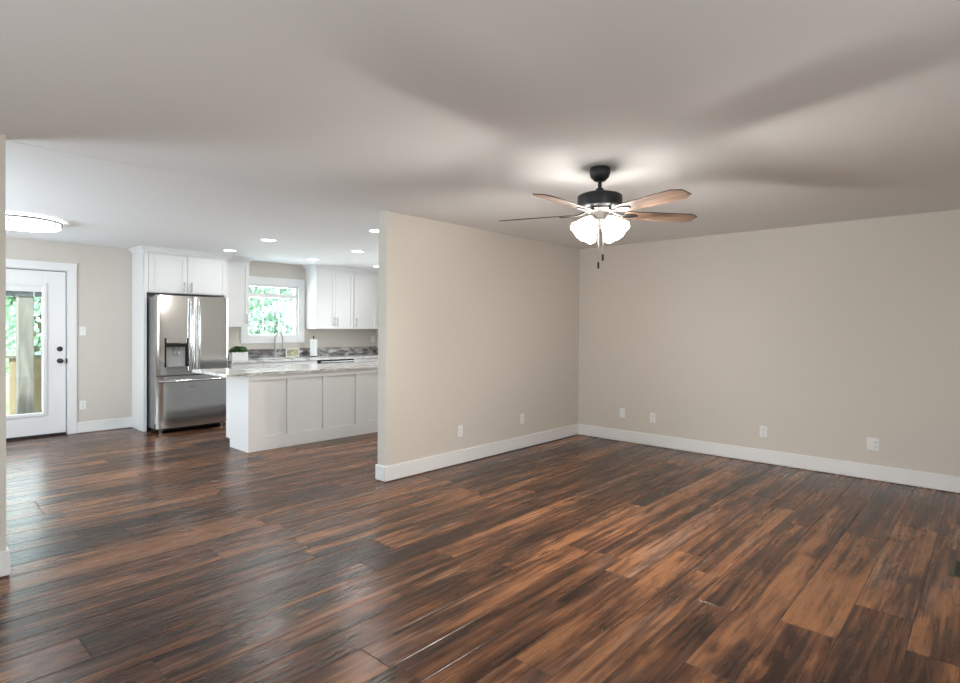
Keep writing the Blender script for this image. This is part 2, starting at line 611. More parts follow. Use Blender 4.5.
# baseboards
BH, BT = 0.142, 0.015
def baseboard(name, boxes):
    mb = MB()
    for b in boxes:
        mb.box(*b, 0.005, BH)
    o = mb.build(name, white_m, bevel=0.004)
    struct(o)
baseboard('baseboard_right', [(XR - BT, XR, YN, YP - BT)])
baseboard('baseboard_partition', [(XE - BT, XR, YP - BT, YP), (XE - BT, XE, YP, YP + T), (XE - BT, XK, YP + T, YP + T + BT)])
baseboard('baseboard_left', [(XL, XS + BT, YP - BT, YP), (XS, XS + BT, YP, YP + T), (XL, XS + BT, YP + T, YP + T + BT)])
baseboard('baseboard_far', [(1.8585, 2.486, YB - BT, YB), (XL + BT, 0.725, YB - BT, YB)])
baseboard('baseboard_side', [(XL, XL + BT, YP + T + BT, YB), (XL, XL + BT, YN, YP - BT)])
baseboard('baseboard_near', [(XL + BT, XR - BT, YN, YN + BT)])

# casings
def casing(name, axis, at, thick, a0, a1, z0, z1, w, bottom=True, header=None):
    mb = MB()
    def bx(p0, p1, q0, q1, t=thick):
        if axis == 'Y':
            mb.box(p0, p1, at - t, at, q0, q1)
        elif axis == 'X':
            mb.box(at, at + t, p0, p1, q0, q1)
        else:
            mb.box(p0, p1, at, at + t, q0, q1)
    bx(a0 - w, a0, z0 - (w if bottom else 0), z1)
    bx(a1, a1 + w, z0 - (w if bottom else 0), z1)
    bx(a0 - w, a1 + w, z1, z1 + (header or w))
    if bottom:
        bx(a0, a1, z0 - w, z0)
    struct(mb.build(name, white_m, bevel=0.003))
casing('trim_1', 'Y', YB, 0.018, DOOR[0], DOOR[1], 0.001, DOOR[3], 0.093, bottom=False, header=0.098)
casing('trim_2', 'Y', YB, 0.02, WIN[0], WIN[1], WIN[2], WIN[3], 0.115, header=0.125)
casing('trim_3', 'X', XL, 0.018, W2[0], W2[1], W2[2], W2[3], 0.09)
casing('trim_4', 'X', XL, 0.018, W4[0], W4[1], W4[2], W4[3], 0.09)
casing('trim_5', 'N', YN, 0.018, W3[0], W3[1], W3[2], W3[3], 0.09)

# windows -------------------------------------------------------------
def window_unit(name, axis, at, a0, a1, z0, z1, bars_v, bars_h, rail=None):
    """frame, muntins and one pane set in the middle of a wall opening"""
    root = struct(empty(name, ((a0 + a1) / 2, at, z0) if axis == 'Y' else (at, (a0 + a1) / 2, z0)))
    w, h = a1 - a0, z1 - z0
    def B(mb, p0, p1, q0, q1, t0, t1):
        if axis == 'Y':
            mb.box(p0, p1, t0, t1, q0, q1)
        else:
            mb.box(t0, t1, p0, p1, q0, q1)
    f = MB()
    e = 0.001
    fw = 0.03
    B(f, -w / 2 + e, -w / 2 + fw, e, h - e, -0.05, 0.05)
    B(f, w / 2 - fw, w / 2 - e, e, h - e, -0.05, 0.05)
    B(f, -w / 2 + fw, w / 2 - fw, e, fw, -0.05, 0.05)
    B(f, -w / 2 + fw, w / 2 - fw, h - fw, h - e, -0.05, 0.05)
    f.build('window_frame', white_m, root, bevel=0.002)
    if rail:
        q = MB()
        B(q, -w / 2 + fw, w / 2 - fw, rail[0] - z0, rail[1] - z0, -0.045, 0.03)
        q.build('meeting_rail', white_m, root, bevel=0.002)
    mu = MB()
    for v in bars_v:
        B(mu, v - 0.008, v + 0.008, fw, h - fw, -0.014, 0.002)
    for v in bars_h:
        B(mu, -w / 2 + fw, w / 2 - fw, v - z0 - 0.008, v - z0 + 0.008, -0.014, 0.002)
    mu.build('muntin', white_m, root)
    g = MB()
    B(g, -w / 2 + fw, w / 2 - fw, fw, h - fw, 0.004, 0.008)
    g.build('window_pane', glass_m, root)
    return root
window_unit('window_1', 'Y', YB + 0.07, *WIN, [-0.145, 0.135], [1.62, 1.435], rail=(1.865, 1.93))
window_unit('window_2', 'X', XL - 0.07, *W2, [0.0], [1.45])
window_unit('window_3', 'Y', YN - 0.07, *W3, [0.0], [1.45])
window_unit('added_window_5', 'X', XK + 0.07, *W5, [0.0], [])  # invented window, out of view, for the added side fill
window_unit('window_4', 'X', XL - 0.07, *W4, [0.0], [])

# entry door ------------------------------------------------------------
dr = struct(empty('door_1', (1.292, YB, 0)))
DW = 0.457
L0, L1, LZ0, LZ1 = -0.22, 0.22, 0.303, 1.875     # glass opening, local
p = MB()
p.box(-DW, L0, 0.028, 0.072, 0.03, 2.068)
p.box(L1, DW, 0.028, 0.072, 0.03, 2.068)
p.box(L0, L1, 0.028, 0.072, 0.03, LZ0)
p.box(L0, L1, 0.028, 0.072, LZ1, 2.068)
p.build('door_panel', white_m, dr, bevel=0.002)
p = MB()
p.box(L0 - 0.04, L0, 0.012, 0.028, LZ0 - 0.04, LZ1 + 0.04).box(L1, L1 + 0.04, 0.012, 0.028, LZ0 - 0.04, LZ1 + 0.04)
p.box(L0, L1, 0.012, 0.028, LZ0 - 0.04, LZ0).box(L0, L1, 0.012, 0.028, LZ1, LZ1 + 0.04)
p.build('glass_moulding', white_m, dr, bevel=0.004)
MB().box(L0, L1, 0.058, 0.062, LZ0, LZ1).build('door_pane', glass_m, dr)
bl = MB().box(L0 + 0.004, L1 - 0.004, 0.036, 0.054, 1.805, LZ1 - 0.003).build('blind_headrail', white_m, dr)
blind_m = mat('grey_blind_slats', (0.10, 0.11, 0.12), 0.5)
p = MB()
for k in range(9):
    p.box(L0 + 0.006, L1 - 0.006, 0.037, 0.053, 1.742 + k * 0.007, 1.742 + k * 0.007 + 0.0055)
tag(p.build('blind_slats', blind_m, dr), 'dark grey slats of the raised blind')
MB().box(0.132, 0.142, 0.034, 0.0365, 1.74, 1.806).build('blind_cord', white_m, dr)
# jamb, threshold
p = MB()
p.box(-0.4715, -DW - 0.008, 0.002, 0.13, 0.002, 2.083).box(DW + 0.008, 0.4715, 0.002, 0.13, 0.002, 2.083)
p.box(-DW - 0.008, DW + 0.008, 0.002, 0.13, 2.076, 2.083)
p.build('door_jamb', white_m, dr)
tag(MB().box(-DW - 0.003, DW + 0.003, 0.01, 0.13, 0.001, 0.028).build('threshold', rubber_m, dr, bevel=0.003), 'black threshold strip')
for z, nm in ((1.093, 'deadbolt'), (0.942, 'door_knob')):
    mt = Matrix.Rotation(PI / 2, 4, 'X')
    k = MB()
    k.lathe([(0.032, -0.002), (0.032, 0.006), (0.028, 0.010)], 24, (0.395, 0.028, z), mt)
    if nm == 'deadbolt':
        k.box(0.389, 0.401, -0.002, 0.02, z - 0.018, z + 0.018)
    else:
        k.lathe([(0.012, 0.008), (0.011, 0.03), (0.022, 0.038), (0.029, 0.052), (0.026, 0.064), (0.012, 0.070)], 24, (0.395, 0.028, z), mt)
    tag(k.build(nm, bronze_m, dr, smooth=True), 'dark bronze ' + nm.replace('_', ' '))
MB().box(-DW - 0.0075, -DW - 0.0005, 0.034, 0.05, 0.03, 2.075).box(DW + 0.0005, DW + 0.0075, 0.034, 0.05, 0.03, 2.075).box(-DW, DW, 0.034, 0.05, 2.0685, 2.075).build('gap_shade_strip', rubber_m, dr)  # dark strips added to stand in for shade in the door gap
MB().box(0.455, 0.4685, -0.001, 0.03, 0.91, 0.97).build('latch_plate', bronze_m, dr)

# ------------------------------------------------------------------ fridge surround and cabinets
def shaker(w, h, t=0.02, rail=0.057):
    """a shaker door, its face towards -Y, lower left corner at the origin"""
    m = MB()
    m.box(0, rail, -t, 0, 0, h).box(w - rail, w, -t, 0, 0, h)
    m.box(rail, w - rail, -t, 0, 0, rail).box(rail, w - rail, -t, 0, h - rail, h)
    m.box(rail, w - rail, -t * 0.45, 0, rail, h - rail)
    return m

def bar_handle(x, y, z0, z1, horizontal=False):
    m = MB()
    if horizontal:
        m.tube([(z0, y - 0.03, x), (z1, y - 0.03, x)], 0.0055, 10)
        for q in (z0 + 0.015, z1 - 0.015):
            m.tube([(q, y, x), (q, y - 0.03, x)], 0.005, 8)
    else:
        m.tube([(x, y - 0.028, z0), (x, y - 0.031, (z0 + z1) / 2), (x, y - 0.028, z1)], 0.0075, 10)
        for q in (z0 + 0.014, z1 - 0.014):
            m.tube([(x, y, q), (x, y - 0.028, q)], 0.005, 8)
    return m

def crown(x0, x1, yf, yb, z0, z1, left=True, right=False, out=0.05):
    m = MB()
    zs = [(0.0, z0), (0.006, z0), (0.010, z0 + 0.018), (out * 0.55, z0 + (z1 - z0) * 0.55), (out, z1 - 0.014), (out, z1)]
    prev = None
    for (o_, z) in zs:
        xa = x0 - (o_ if left else 0)
        xb = x1 + (o_ if right else 0)
        ring = [m.bm.verts.new(q) for q in ((xa, yf - o_, z), (xb, yf - o_, z), (xb, yb, z), (xa, yb, z))]
        if prev:
            for k in range(4):
                m.bm.faces.new((prev[k], prev[(k + 1) % 4], ring[(k + 1) % 4], ring[k]))
        else:
            m.bm.faces.new(list(reversed(ring)))
        prev = ring
    m.bm.faces.new(prev)
    return m

CT = 2.366  # cabinet box top, crown above up to ceiling
fc = thing('fridge_cabinet', 'tall white cabinet surround with two small doors above the stainless refrigerator', 'cabinet', (2.487, YB, 0))
yf = 8.23 - YB
p = MB()
p.box(0, 0.02, yf, -0.001, 0.0, CT)
p.box(0.0, 0.032, yf - 0.004, yf + 0.016, 0.0, 1.835).box(0.0, 0.05, yf - 0.004, yf + 0.016, 1.835, CT)
p.box(1.045, 1.081, yf, -0.001, 0.0, CT)
p.build('side_panel', cab_m, fc, bevel=0.002)
MB().box(0.02, 1.045, yf + 0.016, -0.001, 1.835, CT).build('cabinet_body', cab_m, fc)
for k, (x0, hx, wd) in enumerate(((0.054, 0.49, 0.482), (0.542, 0.588, 0.534))):
    dd = shaker(wd, 0.50).build('door', cab_m, fc, bevel=0.0015, loc=(x0, yf + 0.014, 1.845))
    tag(bar_handle(hx - x0, -0.02, 0.02, 0.145).build('handle', nickel_m, dd, smooth=True), 'brushed nickel bar handle')
crown(0, 1.081, yf - 0.004, -0.001, CT, HK - 0.001, True, True).build('crown_moulding', cab_m, fc)

def upper(name_label, x0, x1, yfront, z0, doors, left=True, right=False, group=None):
    t = thing('upper_cabinet', name_label, 'cabinet', (x0, YB, 0), group=group)
    w = x1 - x0
    MB().box(0, w, yfront - YB, -0.001, z0, CT).build('cabinet_body', cab_m, t, bevel=0.0015)
    for (dx0, dx1, hx) in doors:
        dd = shaker(dx1 - dx0, CT - z0 - 0.012).build('door', cab_m, t, bevel=0.0015, loc=(dx0, yfront - YB, z0 + 0.005))
        tag(bar_handle(hx - dx0, -0.02, 0.045, 0.19).build('handle', nickel_m, dd, smooth=True), 'brushed nickel bar handle')
    crown(0, w, yfront - YB, -0.001, CT, HK - 0.001, left, right).build('crown_moulding', cab_m, t)
    return t
upper('narrow white wall cabinet between the refrigerator and the kitchen window', 3.5705, 3.975, 8.40, 1.385, [(0.012, 0.398, 0.355)], left=False, right=True)
upper('white two-door wall cabinet just right of the kitchen window', 5.115, 5.868, 8.40, 1.36, [(0.012, 0.372, 0.345), (0.376, 0.746, 0.405)])
upper('white single-door wall cabinet furthest right, its edge cut by the partition wall', 5.8695, 6.585, 8.40, 1.36, [(0.006, 0.50, 0.04)], left=False)

# base cabinets
def base(label, x0, x1, fronts):
    t = thing('base_cabinet', label, 'cabinet', (x0, YB, 0))
    w = x1 - x0
    MB().box(0, 0.018, -0.60, -0.001, 0.10, 0.855).box(w - 0.018, w, -0.60, -0.001, 0.10, 0.855).box(0.018, w - 0.018, -0.018, -0.001, 0.10, 0.855) \
        .box(0.018, w - 0.018, -0.60, -0.018, 0.10, 0.118).box(0.018, w - 0.018, -0.60, -0.582, 0.118, 0.855).box(0, w, -0.54, -0.52, 0.0, 0.10) \
        .box(0, w, -0.06, -0.04, 0.0, 0.10).build('cabinet_body', cab_m, t)
    for (kind, fx0, fx1, z0, z1) in fronts:
        dd = shaker(fx1 - fx0, z1 - z0, rail=0.045).build(kind, cab_m, t, bevel=0.0015, loc=(fx0, -0.60, z0))
        if kind == 'drawer':
            h = bar_handle((z1 - z0) / 2, -0.02, (fx1 - fx0) / 2 - 0.06, (fx1 - fx0) / 2 + 0.06, True)
        else:
            h = bar_handle(0.03, -0.02, z1 - z0 - 0.18, z1 - z0 - 0.04)
        tag(h.build('handle', nickel_m, dd, smooth=True), 'brushed nickel bar handle')
base('white base cabinet beside the refrigerator, under the planter', 3.5705, 4.064, [('drawer', 0.005, 0.488, 0.68, 0.845), ('door', 0.005, 0.488, 0.11, 0.675)])
base('white sink base cabinet below the kitchen window', 4.065, 4.974, [('drawer', 0.005, 0.452, 0.68, 0.845), ('drawer', 0.457, 0.904, 0.68, 0.845), ('door', 0.005, 0.452, 0.11, 0.675), ('door', 0.457, 0.904, 0.11, 0.675)])
base('white base cabinet right of the dishwasher', 5.681, 6.585, [('drawer', 0.005, 0.45, 0.68, 0.845), ('drawer', 0.455, 0.90, 0.68, 0.845), ('door', 0.005, 0.45, 0.11, 0.675), ('door', 0.455, 0.90, 0.11, 0.675)])
dw = thing('dishwasher', 'white dishwasher with a steel and black control strip under the granite worktop', 'dishwasher', (4.976, YB, 0))
MB().box(0.002, 0.702, -0.58, -0.01, 0.0, 0.852).build('body', black_m, dw)
MB().box(0.004, 0.700, -0.625, -0.58, 0.10, 0.79).build('door', cab_m, dw, bevel=0.004)
tag(MB().box(0.004, 0.700, -0.628, -0.58, 0.797, 0.85).build('control_strip', black_m, dw, bevel=0.002), 'black control strip')
tag(MB().tube([(0.03, -0.66, 0.822), (0.674, -0.66, 0.822)], 0.010, 10).box(0.03, 0.05, -0.66, -0.628, 0.815, 0.829).box(0.654, 0.674, -0.66, -0.628, 0.815, 0.829)
    .build('handle', steel_m, dw, smooth=True), 'stainless bar handle')

# worktop with sink cut-out and backsplash
wt = thing('worktop', 'pale veined granite worktop along the far kitchen wall', 'countertop', (3.5705, YB, 0.857))
y0 = -0.64
MB().box(0, 0.62, y0, -0.001, 0, 0.034).box(0.62, 1.28, y0, -0.54, 0, 0.034).box(0.62, 1.28, -0.14, -0.001, 0, 0.034).box(1.28, 3.028, y0, -0.001, 0, 0.034).build('slab', granite_m, wt)
tag(MB().box(0, 3.028, -0.021, -0.001, 0.0345, 0.175).box(3.008, 3.028, -0.55, -0.0215, 0.0345, 0.175).build('backsplash', splash_m, wt, bevel=0.002), 'dark grey granite backsplash')
sk = thing('sink', 'undermounted stainless sink below the kitchen window', 'sink', (4.52, YB - 0.34, 0.67))
m_ = MB()
for b in ((-0.33, -0.325, -0.2, 0.2), (0.325, 0.33, -0.2, 0.2), (-0.325, 0.325, -0.2, -0.195), (-0.325, 0.325, 0.195, 0.2)):
    m_.box(*b, 0.0, 0.186)
m_.box(-0.33, 0.33, -0.2, 0.2, -0.005, 0.0)
m_.build('basin', steel_m, sk)
MB().lathe([(0.045, 0.0005), (0.045, 0.004), (0.0, 0.003)], 24).build('drain', chrome_m, sk, smooth=True)

# faucet
fa = thing('faucet', 'tall brushed pull-down kitchen faucet in front of the window', 'faucet', (4.515, 8.62, 0.8915))
m_ = MB()
m_.lathe([(0.03, 0), (0.03, 0.008), (0.021, 0.014), (0.018, 0.09), (0.015, 0.10)], 20)
pts = [(0, 0, 0.09), (0, 0, 0.30)]
for k in range(1, 11):
    a = PI * k / 10
    pts.append((0.055 * (1 - math.cos(a)), -0.02 * (1 - math.cos(a)), 0.30 + 0.10 * math.sin(a)))
pts.append((0.112, -0.041, 0.24))
m_.tube(pts, 0.0115, 12)
m_.build('spout', nickel_m, fa, smooth=True)
MB().tube([(0.112, -0.041, 0.255), (0.113, -0.042, 0.19), (0.113, -0.043, 0.155)], [0.014, 0.017, 0.02], 14).build('spray_head', nickel_m, fa, smooth=True)
MB().tube([(0.012, 0, 0.06), (0.055, 0, 0.075), (0.115, -0.01, 0.14)], [0.014, 0.009, 0.0065], 12).build('lever', nickel_m, fa, smooth=True)

# paper towel
pt = thing('paper_towel_holder', 'white paper towel roll standing on a dark holder on the worktop', 'paper towel', (5.18, 8.56, 0.8915))
MB().lathe([(0.075, 0), (0.075, 0.008), (0.07, 0.012), (0.008, 0.012), (0.008, 0.325), (0.013, 0.332), (0.012, 0.345), (0, 0.35)], 28).build('holder', bronze_m, pt, smooth=True)
MB().lathe([(0.02, 0.013), (0.058, 0.013), (0.058, 0.293), (0.02, 0.293), (0.02, 0.013)], 36, cap=False).build('roll', paper_m, pt, smooth=True)

# planter with leafy herbs
pl = thing('planter', 'white rectangular planter filled with small green leaves beside the refrigerator', 'plant', (3.80, 8.36, 0.8915))
m_ = MB()
m_.box(-0.12, 0.12, -0.055, -0.045, 0, 0.12).box(-0.12, 0.12, 0.045, 0.055, 0, 0.12).box(-0.12, -0.11, -0.045, 0.045, 0, 0.12).box(0.11, 0.12, -0.045, 0.045, 0, 0.12).box(-0.11, 0.11, -0.045, 0.045, 0, 0.02)
m_.build('box', white_m, pl, bevel=0.002)
MB().box(-0.11, 0.11, -0.045, 0.045, 0.021, 0.105).build('soil', bark_m, pl)
m_ = MB()
rnd = random.Random(3)
for k in range(700):
    c = Vector((rnd.uniform(-0.125, 0.125), rnd.uniform(-0.06, 0.06), rnd.uniform(0.11, 0.20)))
    if (c.x / 0.14) ** 2 + (c.y / 0.075) ** 2 + ((c.z - 0.12) / 0.09) ** 2 > 1.1:
        continue
    nrm = Vector((rnd.uniform(-1, 1), rnd.uniform(-1, 1), rnd.uniform(0, 1.3))).normalized()
    a = nrm.orthogonal().normalized() * 0.011
    b2 = nrm.cross(a)
    m_.bm.faces.new([m_.bm.verts.new(c + v_) for v_ in (a * 1.2, (a + b2) * 0.6, b2, (b2 - a) * 0.6, -a, (-a - b2) * 0.6, -b2, (a - b2) * 0.6)])
for k in range(40):
    x, y = rnd.uniform(-0.1, 0.1), rnd.uniform(-0.04, 0.04)
    m_.tube([(x, y, 0.10), (x * 1.1, y * 1.2, 0.17)], 0.0013, 5)
m_.build('foliage', pleaf_m, pl)

# small framed board on the worktop
board_m = granite('muted_green_print', [(0.22, 0.22, 0.12), (0.40, 0.38, 0.24), (0.55, 0.53, 0.38), (0.7, 0.68, 0.5)], 0.5)
fb = thing('framed_board', 'small cream-framed green board leaning behind the worktop near the faucet', 'sign', (4.84, 8.655, 0.8925))
m_ = MB()
m_.box(-0.12, 0.12, -0.012, 0.006, 0, 0.014).box(-0.12, 0.12, -0.012, 0.006, 0.126, 0.14).box(-0.12, -0.106, -0.012, 0.006, 0.014, 0.126).box(0.106, 0.12, -0.012, 0.006, 0.014, 0.126)
cream_m = mat('cream_frame', (0.78, 0.77, 0.66), 0.5)
o1 = m_.build('frame', cream_m, fb)
o2 = MB().box(-0.106, 0.106, -0.006, 0.004, 0.014, 0.126).build('print', board_m, fb)

# ------------------------------------------------------------------ island
isl = thing('kitchen_island', 'white panelled kitchen island with a pale granite top', 'kitchen island', (2.86, 6.055, 0))
IW, ID, IZ = 2.76, 0.56, 0.848
m_ = MB()
m_.box(0, IW, 0.045, ID - 0.10, 0.0, IZ).box(0, IW, ID - 0.10, ID, 0.10, IZ)
m_.build('body', island_m, isl, bevel=0.0015)
m_ = MB()
m_.box(0, IW, 0, 0.045, 0, 0.152)
m_.box(0, IW, 0, 0.045, 0.79, IZ)
m_.box(0, 0.052, 0, 0.045, 0.152, 0.79)
left = 0.052
for k in range(5):
    c = 0.497 + k * 0.478
    m_.box(left, c - 0.040, 0.016, 0.045, 0.153, 0.789)
    m_.box(c - 0.033, min(c + 0.033, IW), 0, 0.045, 0.152, 0.79)
    left = c + 0.033
m_.box(left, IW, 0.016, 0.045, 0.153, 0.789)
m_.build('front_panelling', island_m, isl, bevel=0.0015)
MB().box(-0.25, IW + 0.04, -0.02, 0.90, IZ + 0.001, IZ + 0.034).build('top', granite_m, isl, bevel=0.004)

# ------------------------------------------------------------------ refrigerator
fr = thing('refrigerator', 'stainless steel french-door refrigerator with water dispenser and bottom freezer', 'refrigerator', (2.532, 8.70, 0))
FW = 0.918
MB().box(0.012, FW - 0.008, -0.715, -0.03, 0.055, 1.775).build('cabinet_body', darkgrey_m, fr, bevel=0.004)
tag(MB().box(0.03, FW - 0.03, -0.70, -0.06, 0.018, 0.055).build('kick_grille', black_m, fr), 'black kick grille')
for x in (0.07, FW - 0.07):
    tag(MB().lathe([(0.022, 0.0), (0.022, 0.012), (0.012, 0.018), (0.012, 0.03)], 16, (x, -0.74, 0)).box(x - 0.02, x + 0.02, -0.75, -0.70, 0.022, 0.05).build('foot', nickel_m, fr, smooth=True), 'grey levelling foot')

def curved_door(x0, x1, z0, z1, yb, thick, bulge, holes=None):
    """front skin bulges gently towards the viewer; side returns; one closed mesh"""
    m = MB()
    n = 18
    xs = [x0 + (x1 - x0) * i / n for i in range(n + 1)]
    if holes:
        xs = sorted(set(xs) | {holes[0], holes[1]})
    def yfr(x):
        t = (x - 0.0) / FW
        e = min(x - x0, x1 - x) / 0.012
        rnd_ = 0.008 * (1 - min(1, e)) ** 2
        return yb - thick - bulge * (1 - (2 * t - 1) ** 2) + rnd_
    zs = [z0, z1] if not holes else [z0, holes[2], holes[3], z1]
    F = {}
    for i, x in enumerate(xs):
        for j, z in enumerate(zs):
            F[i, j] = m.bm.verts.new((x, yfr(x), z))
    for i in range(len(xs) - 1):
        for j in range(len(zs) - 1):
            if holes and j == 1 and xs[i] >= holes[0] - 1e-6 and xs[i + 1] <= holes[1] + 1e-6:
                continue
            m.bm.faces.new((F[i, j], F[i + 1, j], F[i + 1, j + 1], F[i, j + 1]))
    J = len(zs) - 1
    I = len(xs) - 1
    Bk = {(i, j): m.bm.verts.new((xs[i], yb, zs[j])) for i in (0, I) for j in (0, J)}
    m.bm.faces.new([F[i, 0] for i in range(I, -1, -1)] + [Bk[0, 0], Bk[I, 0]])
    m.bm.faces.new([F[i, J] for i in range(I + 1)] + [Bk[I, J], Bk[0, J]])
    m.bm.faces.new([F[0, j] for j in range(J + 1)] + [Bk[0, J], Bk[0, 0]])
    m.bm.faces.new([F[I, j] for j in range(J, -1, -1)] + [Bk[I, 0], Bk[I, J]])
    m.bm.faces.new([Bk[0, 0], Bk[0, J], Bk[I, J], Bk[I, 0]])
    if holes:
        hi = [i for i, x in enumerate(xs) if holes[0] - 1e-6 <= x <= holes[1] + 1e-6]
        dp = 0.055
        a, b_ = hi[0], hi[-1]
        R = {(i, j): m.bm.verts.new((xs[i], yfr(xs[i]) + dp, zs[j])) for i in hi for j in (1, 2)}
        for i, i2 in zip(hi, hi[1:]):
            m.bm.faces.new((R[i, 1], R[i2, 1], R[i2, 2], R[i, 2]))
            m.bm.faces.new((F[i, 1], R[i, 1], R[i2, 1], F[i2, 1]))
            m.bm.faces.new((F[i, 2], F[i2, 2], R[i2, 2], R[i, 2]))
        m.bm.faces.new((F[a, 1], F[a, 2], R[a, 2], R[a, 1]))
        m.bm.faces.new((F[b_, 1], R[b_, 1], R[b_, 2], F[b_, 2]))
    return m
YBK = -0.722
XM = 0.4535
hole = (0.105, 0.375, 0.865, 1.165)
d1 = curved_door(0.0, XM - 0.003, 0.755, 1.79, YBK, 0.065, 0.022, hole).build('door', steel_m, fr, smooth=True)
d2 = curved_door(XM + 0.003, FW, 0.755, 1.79, YBK, 0.065, 0.022).build('door', steel_m, fr, smooth=True)
dz = curved_door(0.0, FW, 0.065, 0.738, YBK, 0.065, 0.022).build('freezer_drawer', steel_m, fr, smooth=True)
def bowed(x, parent):
    m = MB()
    pts, rad = [], []
    for k in range(13):
        t = k / 12
        pts.append((x, -0.835 - 0.032 * math.sin(PI * t), 0.80 + 0.95 * t))
        rad.append(0.014)
    m.tube(pts, rad, 14)
    m.tube([(x, -0.80, 0.815), (x, -0.836, 0.81)], 0.012, 10).tube([(x, -0.80, 1.735), (x, -0.836, 1.74)], 0.012, 10)
    return tag(m.build('handle', chrome_m, parent, smooth=True), 'polished bowed bar handle')
bowed(XM - 0.052, d1)
bowed(XM + 0.052, d2)
m_ = MB()
m_.tube([(0.02 + (FW - 0.04) * k / 12, -0.832 - 0.03 * math.sin(PI * k / 12), 0.675) for k in range(13)], 0.015, 14)
m_.tube([(0.035, -0.79, 0.675), (0.035, -0.836, 0.675)], 0.012, 10).tube([(FW - 0.035, -0.79, 0.675), (FW - 0.035, -0.836, 0.675)], 0.012, 10)
tag(m_.build('handle', chrome_m, dz, smooth=True), 'polished horizontal bar handle')
tag(MB().box(0.395, 0.452, -0.8125, -0.806, 0.575, 0.607).build('badge', darkgrey_m, dz), 'small grey badge plate')
# dispenser set into the left door
dsp = MB()
dsp.box(hole[0] - 0.010, hole[0] + 0.010, -0.804, -0.752, hole[2] - 0.01, hole[3] + 0.07)
dsp.box(hole[1] - 0.012, hole[1] + 0.008, -0.812, -0.752, hole[2] - 0.01, hole[3] + 0.07)
dsp.box(hole[0] + 0.010, hole[1] - 0.012, -0.806, -0.755, hole[3] - 0.045, hole[3] + 0.005)
ds = tag(dsp.build('dispenser_frame', black_m, d1, bevel=0.002), 'black dispenser frame')
tag(MB().box(hole[0] + 0.013, hole[1] - 0.015, -0.811, -0.79, hole[3] + 0.008, hole[3] + 0.07).build('display_panel', steel_m, d1, bevel=0.002), 'steel dispenser display panel')
tag(MB().box(hole[0] + 0.012, hole[1] - 0.014, -0.757, -0.748, hole[2], hole[3] - 0.045).box(hole[0] + 0.03, hole[1] - 0.03, -0.80, -0.757, hole[2], hole[2] + 0.012)
    .build('dispenser_back', mat('grey_plastic', (0.38, 0.38, 0.38), 0.35), d1), 'grey dispenser recess')
cxn = (hole[0] + hole[1]) / 2
tag(MB().lathe([(0.028, 0), (0.03, 0.03), (0.034, 0.05)], 18, (cxn, -0.785, hole[3] - 0.10)).tube([(cxn - 0.03, -0.79, 1.07), (cxn - 0.03, -0.80, 1.02), (cxn, -0.80, 1.00), (cxn + 0.03, -0.80, 1.02), (cxn + 0.03, -0.79, 1.07)], 0.006, 8)
    .build('dispenser_nozzle', chrome_m, d1, smooth=True), 'chrome nozzle and paddle')
for x in (0.06, FW - 0.06):
    MB().box(x - 0.04, x + 0.04, -0.78, -0.64, 1.775, 1.80).build('hinge_cover', darkgrey_m, fr, bevel=0.004)

# ------------------------------------------------------------------ outlets and switches
def outlet(kind, label, loc, rz, group='wall outlets and cover plates', width=0.07):
    t = thing({'duplex': 'wall_outlet', 'blank': 'cover_plate', 'switch': 'light_switch', 'double': 'wall_outlet'}[kind], label,
              {'duplex': 'outlet', 'blank': 'cover plate', 'switch': 'light switch', 'double': 'outlet'}[kind], loc, rz, group)
    w = width / 2
    MB().box(-w, w, -0.006, -0.0005, -0.0575, 0.0575).build('plate', plate_m, t, bevel=0.002)
    cxs = [0.0]
    if kind == 'double':
        cxs = [0.023]
        MB().box(-0.042, -0.006, -0.008, -0.006, -0.034, 0.034).build('insert', plate_m, t, bevel=0.001)
    if kind in ('duplex', 'double'):
        for cx in cxs:
            for cz in (-0.02, 0.02):
                rc = MB().box(cx - 0.0165, cx + 0.0165, -0.0085, -0.006, cz - 0.014, cz + 0.014).build('receptacle', plate_m, t, bevel=0.0012)
                tag(MB().box(cx - 0.0085, cx - 0.006, -0.0089, -0.0084, cz - 0.004, cz + 0.007).box(cx + 0.006, cx + 0.0085, -0.0089, -0.0084, cz - 0.004, cz + 0.006)
                    .box(cx - 0.0025, cx + 0.0025, -0.0089, -0.0084, cz - 0.011, cz - 0.006).build('slot', slot_m, rc), 'dark socket slots')
    elif kind == 'switch':
        MB().box(-0.005, 0.005, -0.016, -0.006, -0.002, 0.014).build('toggle', plate_m, t, bevel=0.001)
    elif kind == 'blank':
        MB().box(-0.016, 0.016, -0.0085, -0.006, -0.033, 0.033).build('insert', plate_m, t, bevel=0.001)
    return t
RZ = -PI / 2   # faces -X from the right wall
outlet('duplex', 'white duplex outlet on the partition wall, nearer its free end', (4.13, YP, 0.335), 0)
outlet('duplex', 'white duplex outlet on the partition wall, nearer the far room corner', (5.158, YP, 0.345), 0)
outlet('blank', 'white cable plate on the right wall, closest to the room corner', (XR, 3.395, 0.352), RZ)
outlet('duplex', 'white outlet on the right wall, next to the cable plate', (XR, 2.995, 0.338), RZ)
outlet('duplex', 'white duplex outlet midway along the right wall', (XR, 1.771, 0.33), RZ)
outlet('double', 'wide two-gang outlet at the right end of the right wall', (XR, 0.823, 0.335), RZ, width=0.098)
outlet('switch', 'white light switch on the far wall beside the entry door', (1.922, YB, 1.32), 0, None)
outlet('duplex', 'white duplex outlet low on the far wall beside the entry door', (1.922, YB, 0.363), 0)
outlet('duplex', 'white outlet above the backsplash under the rightmost wall cabinet', (6.54, YB, 1.17), 0)

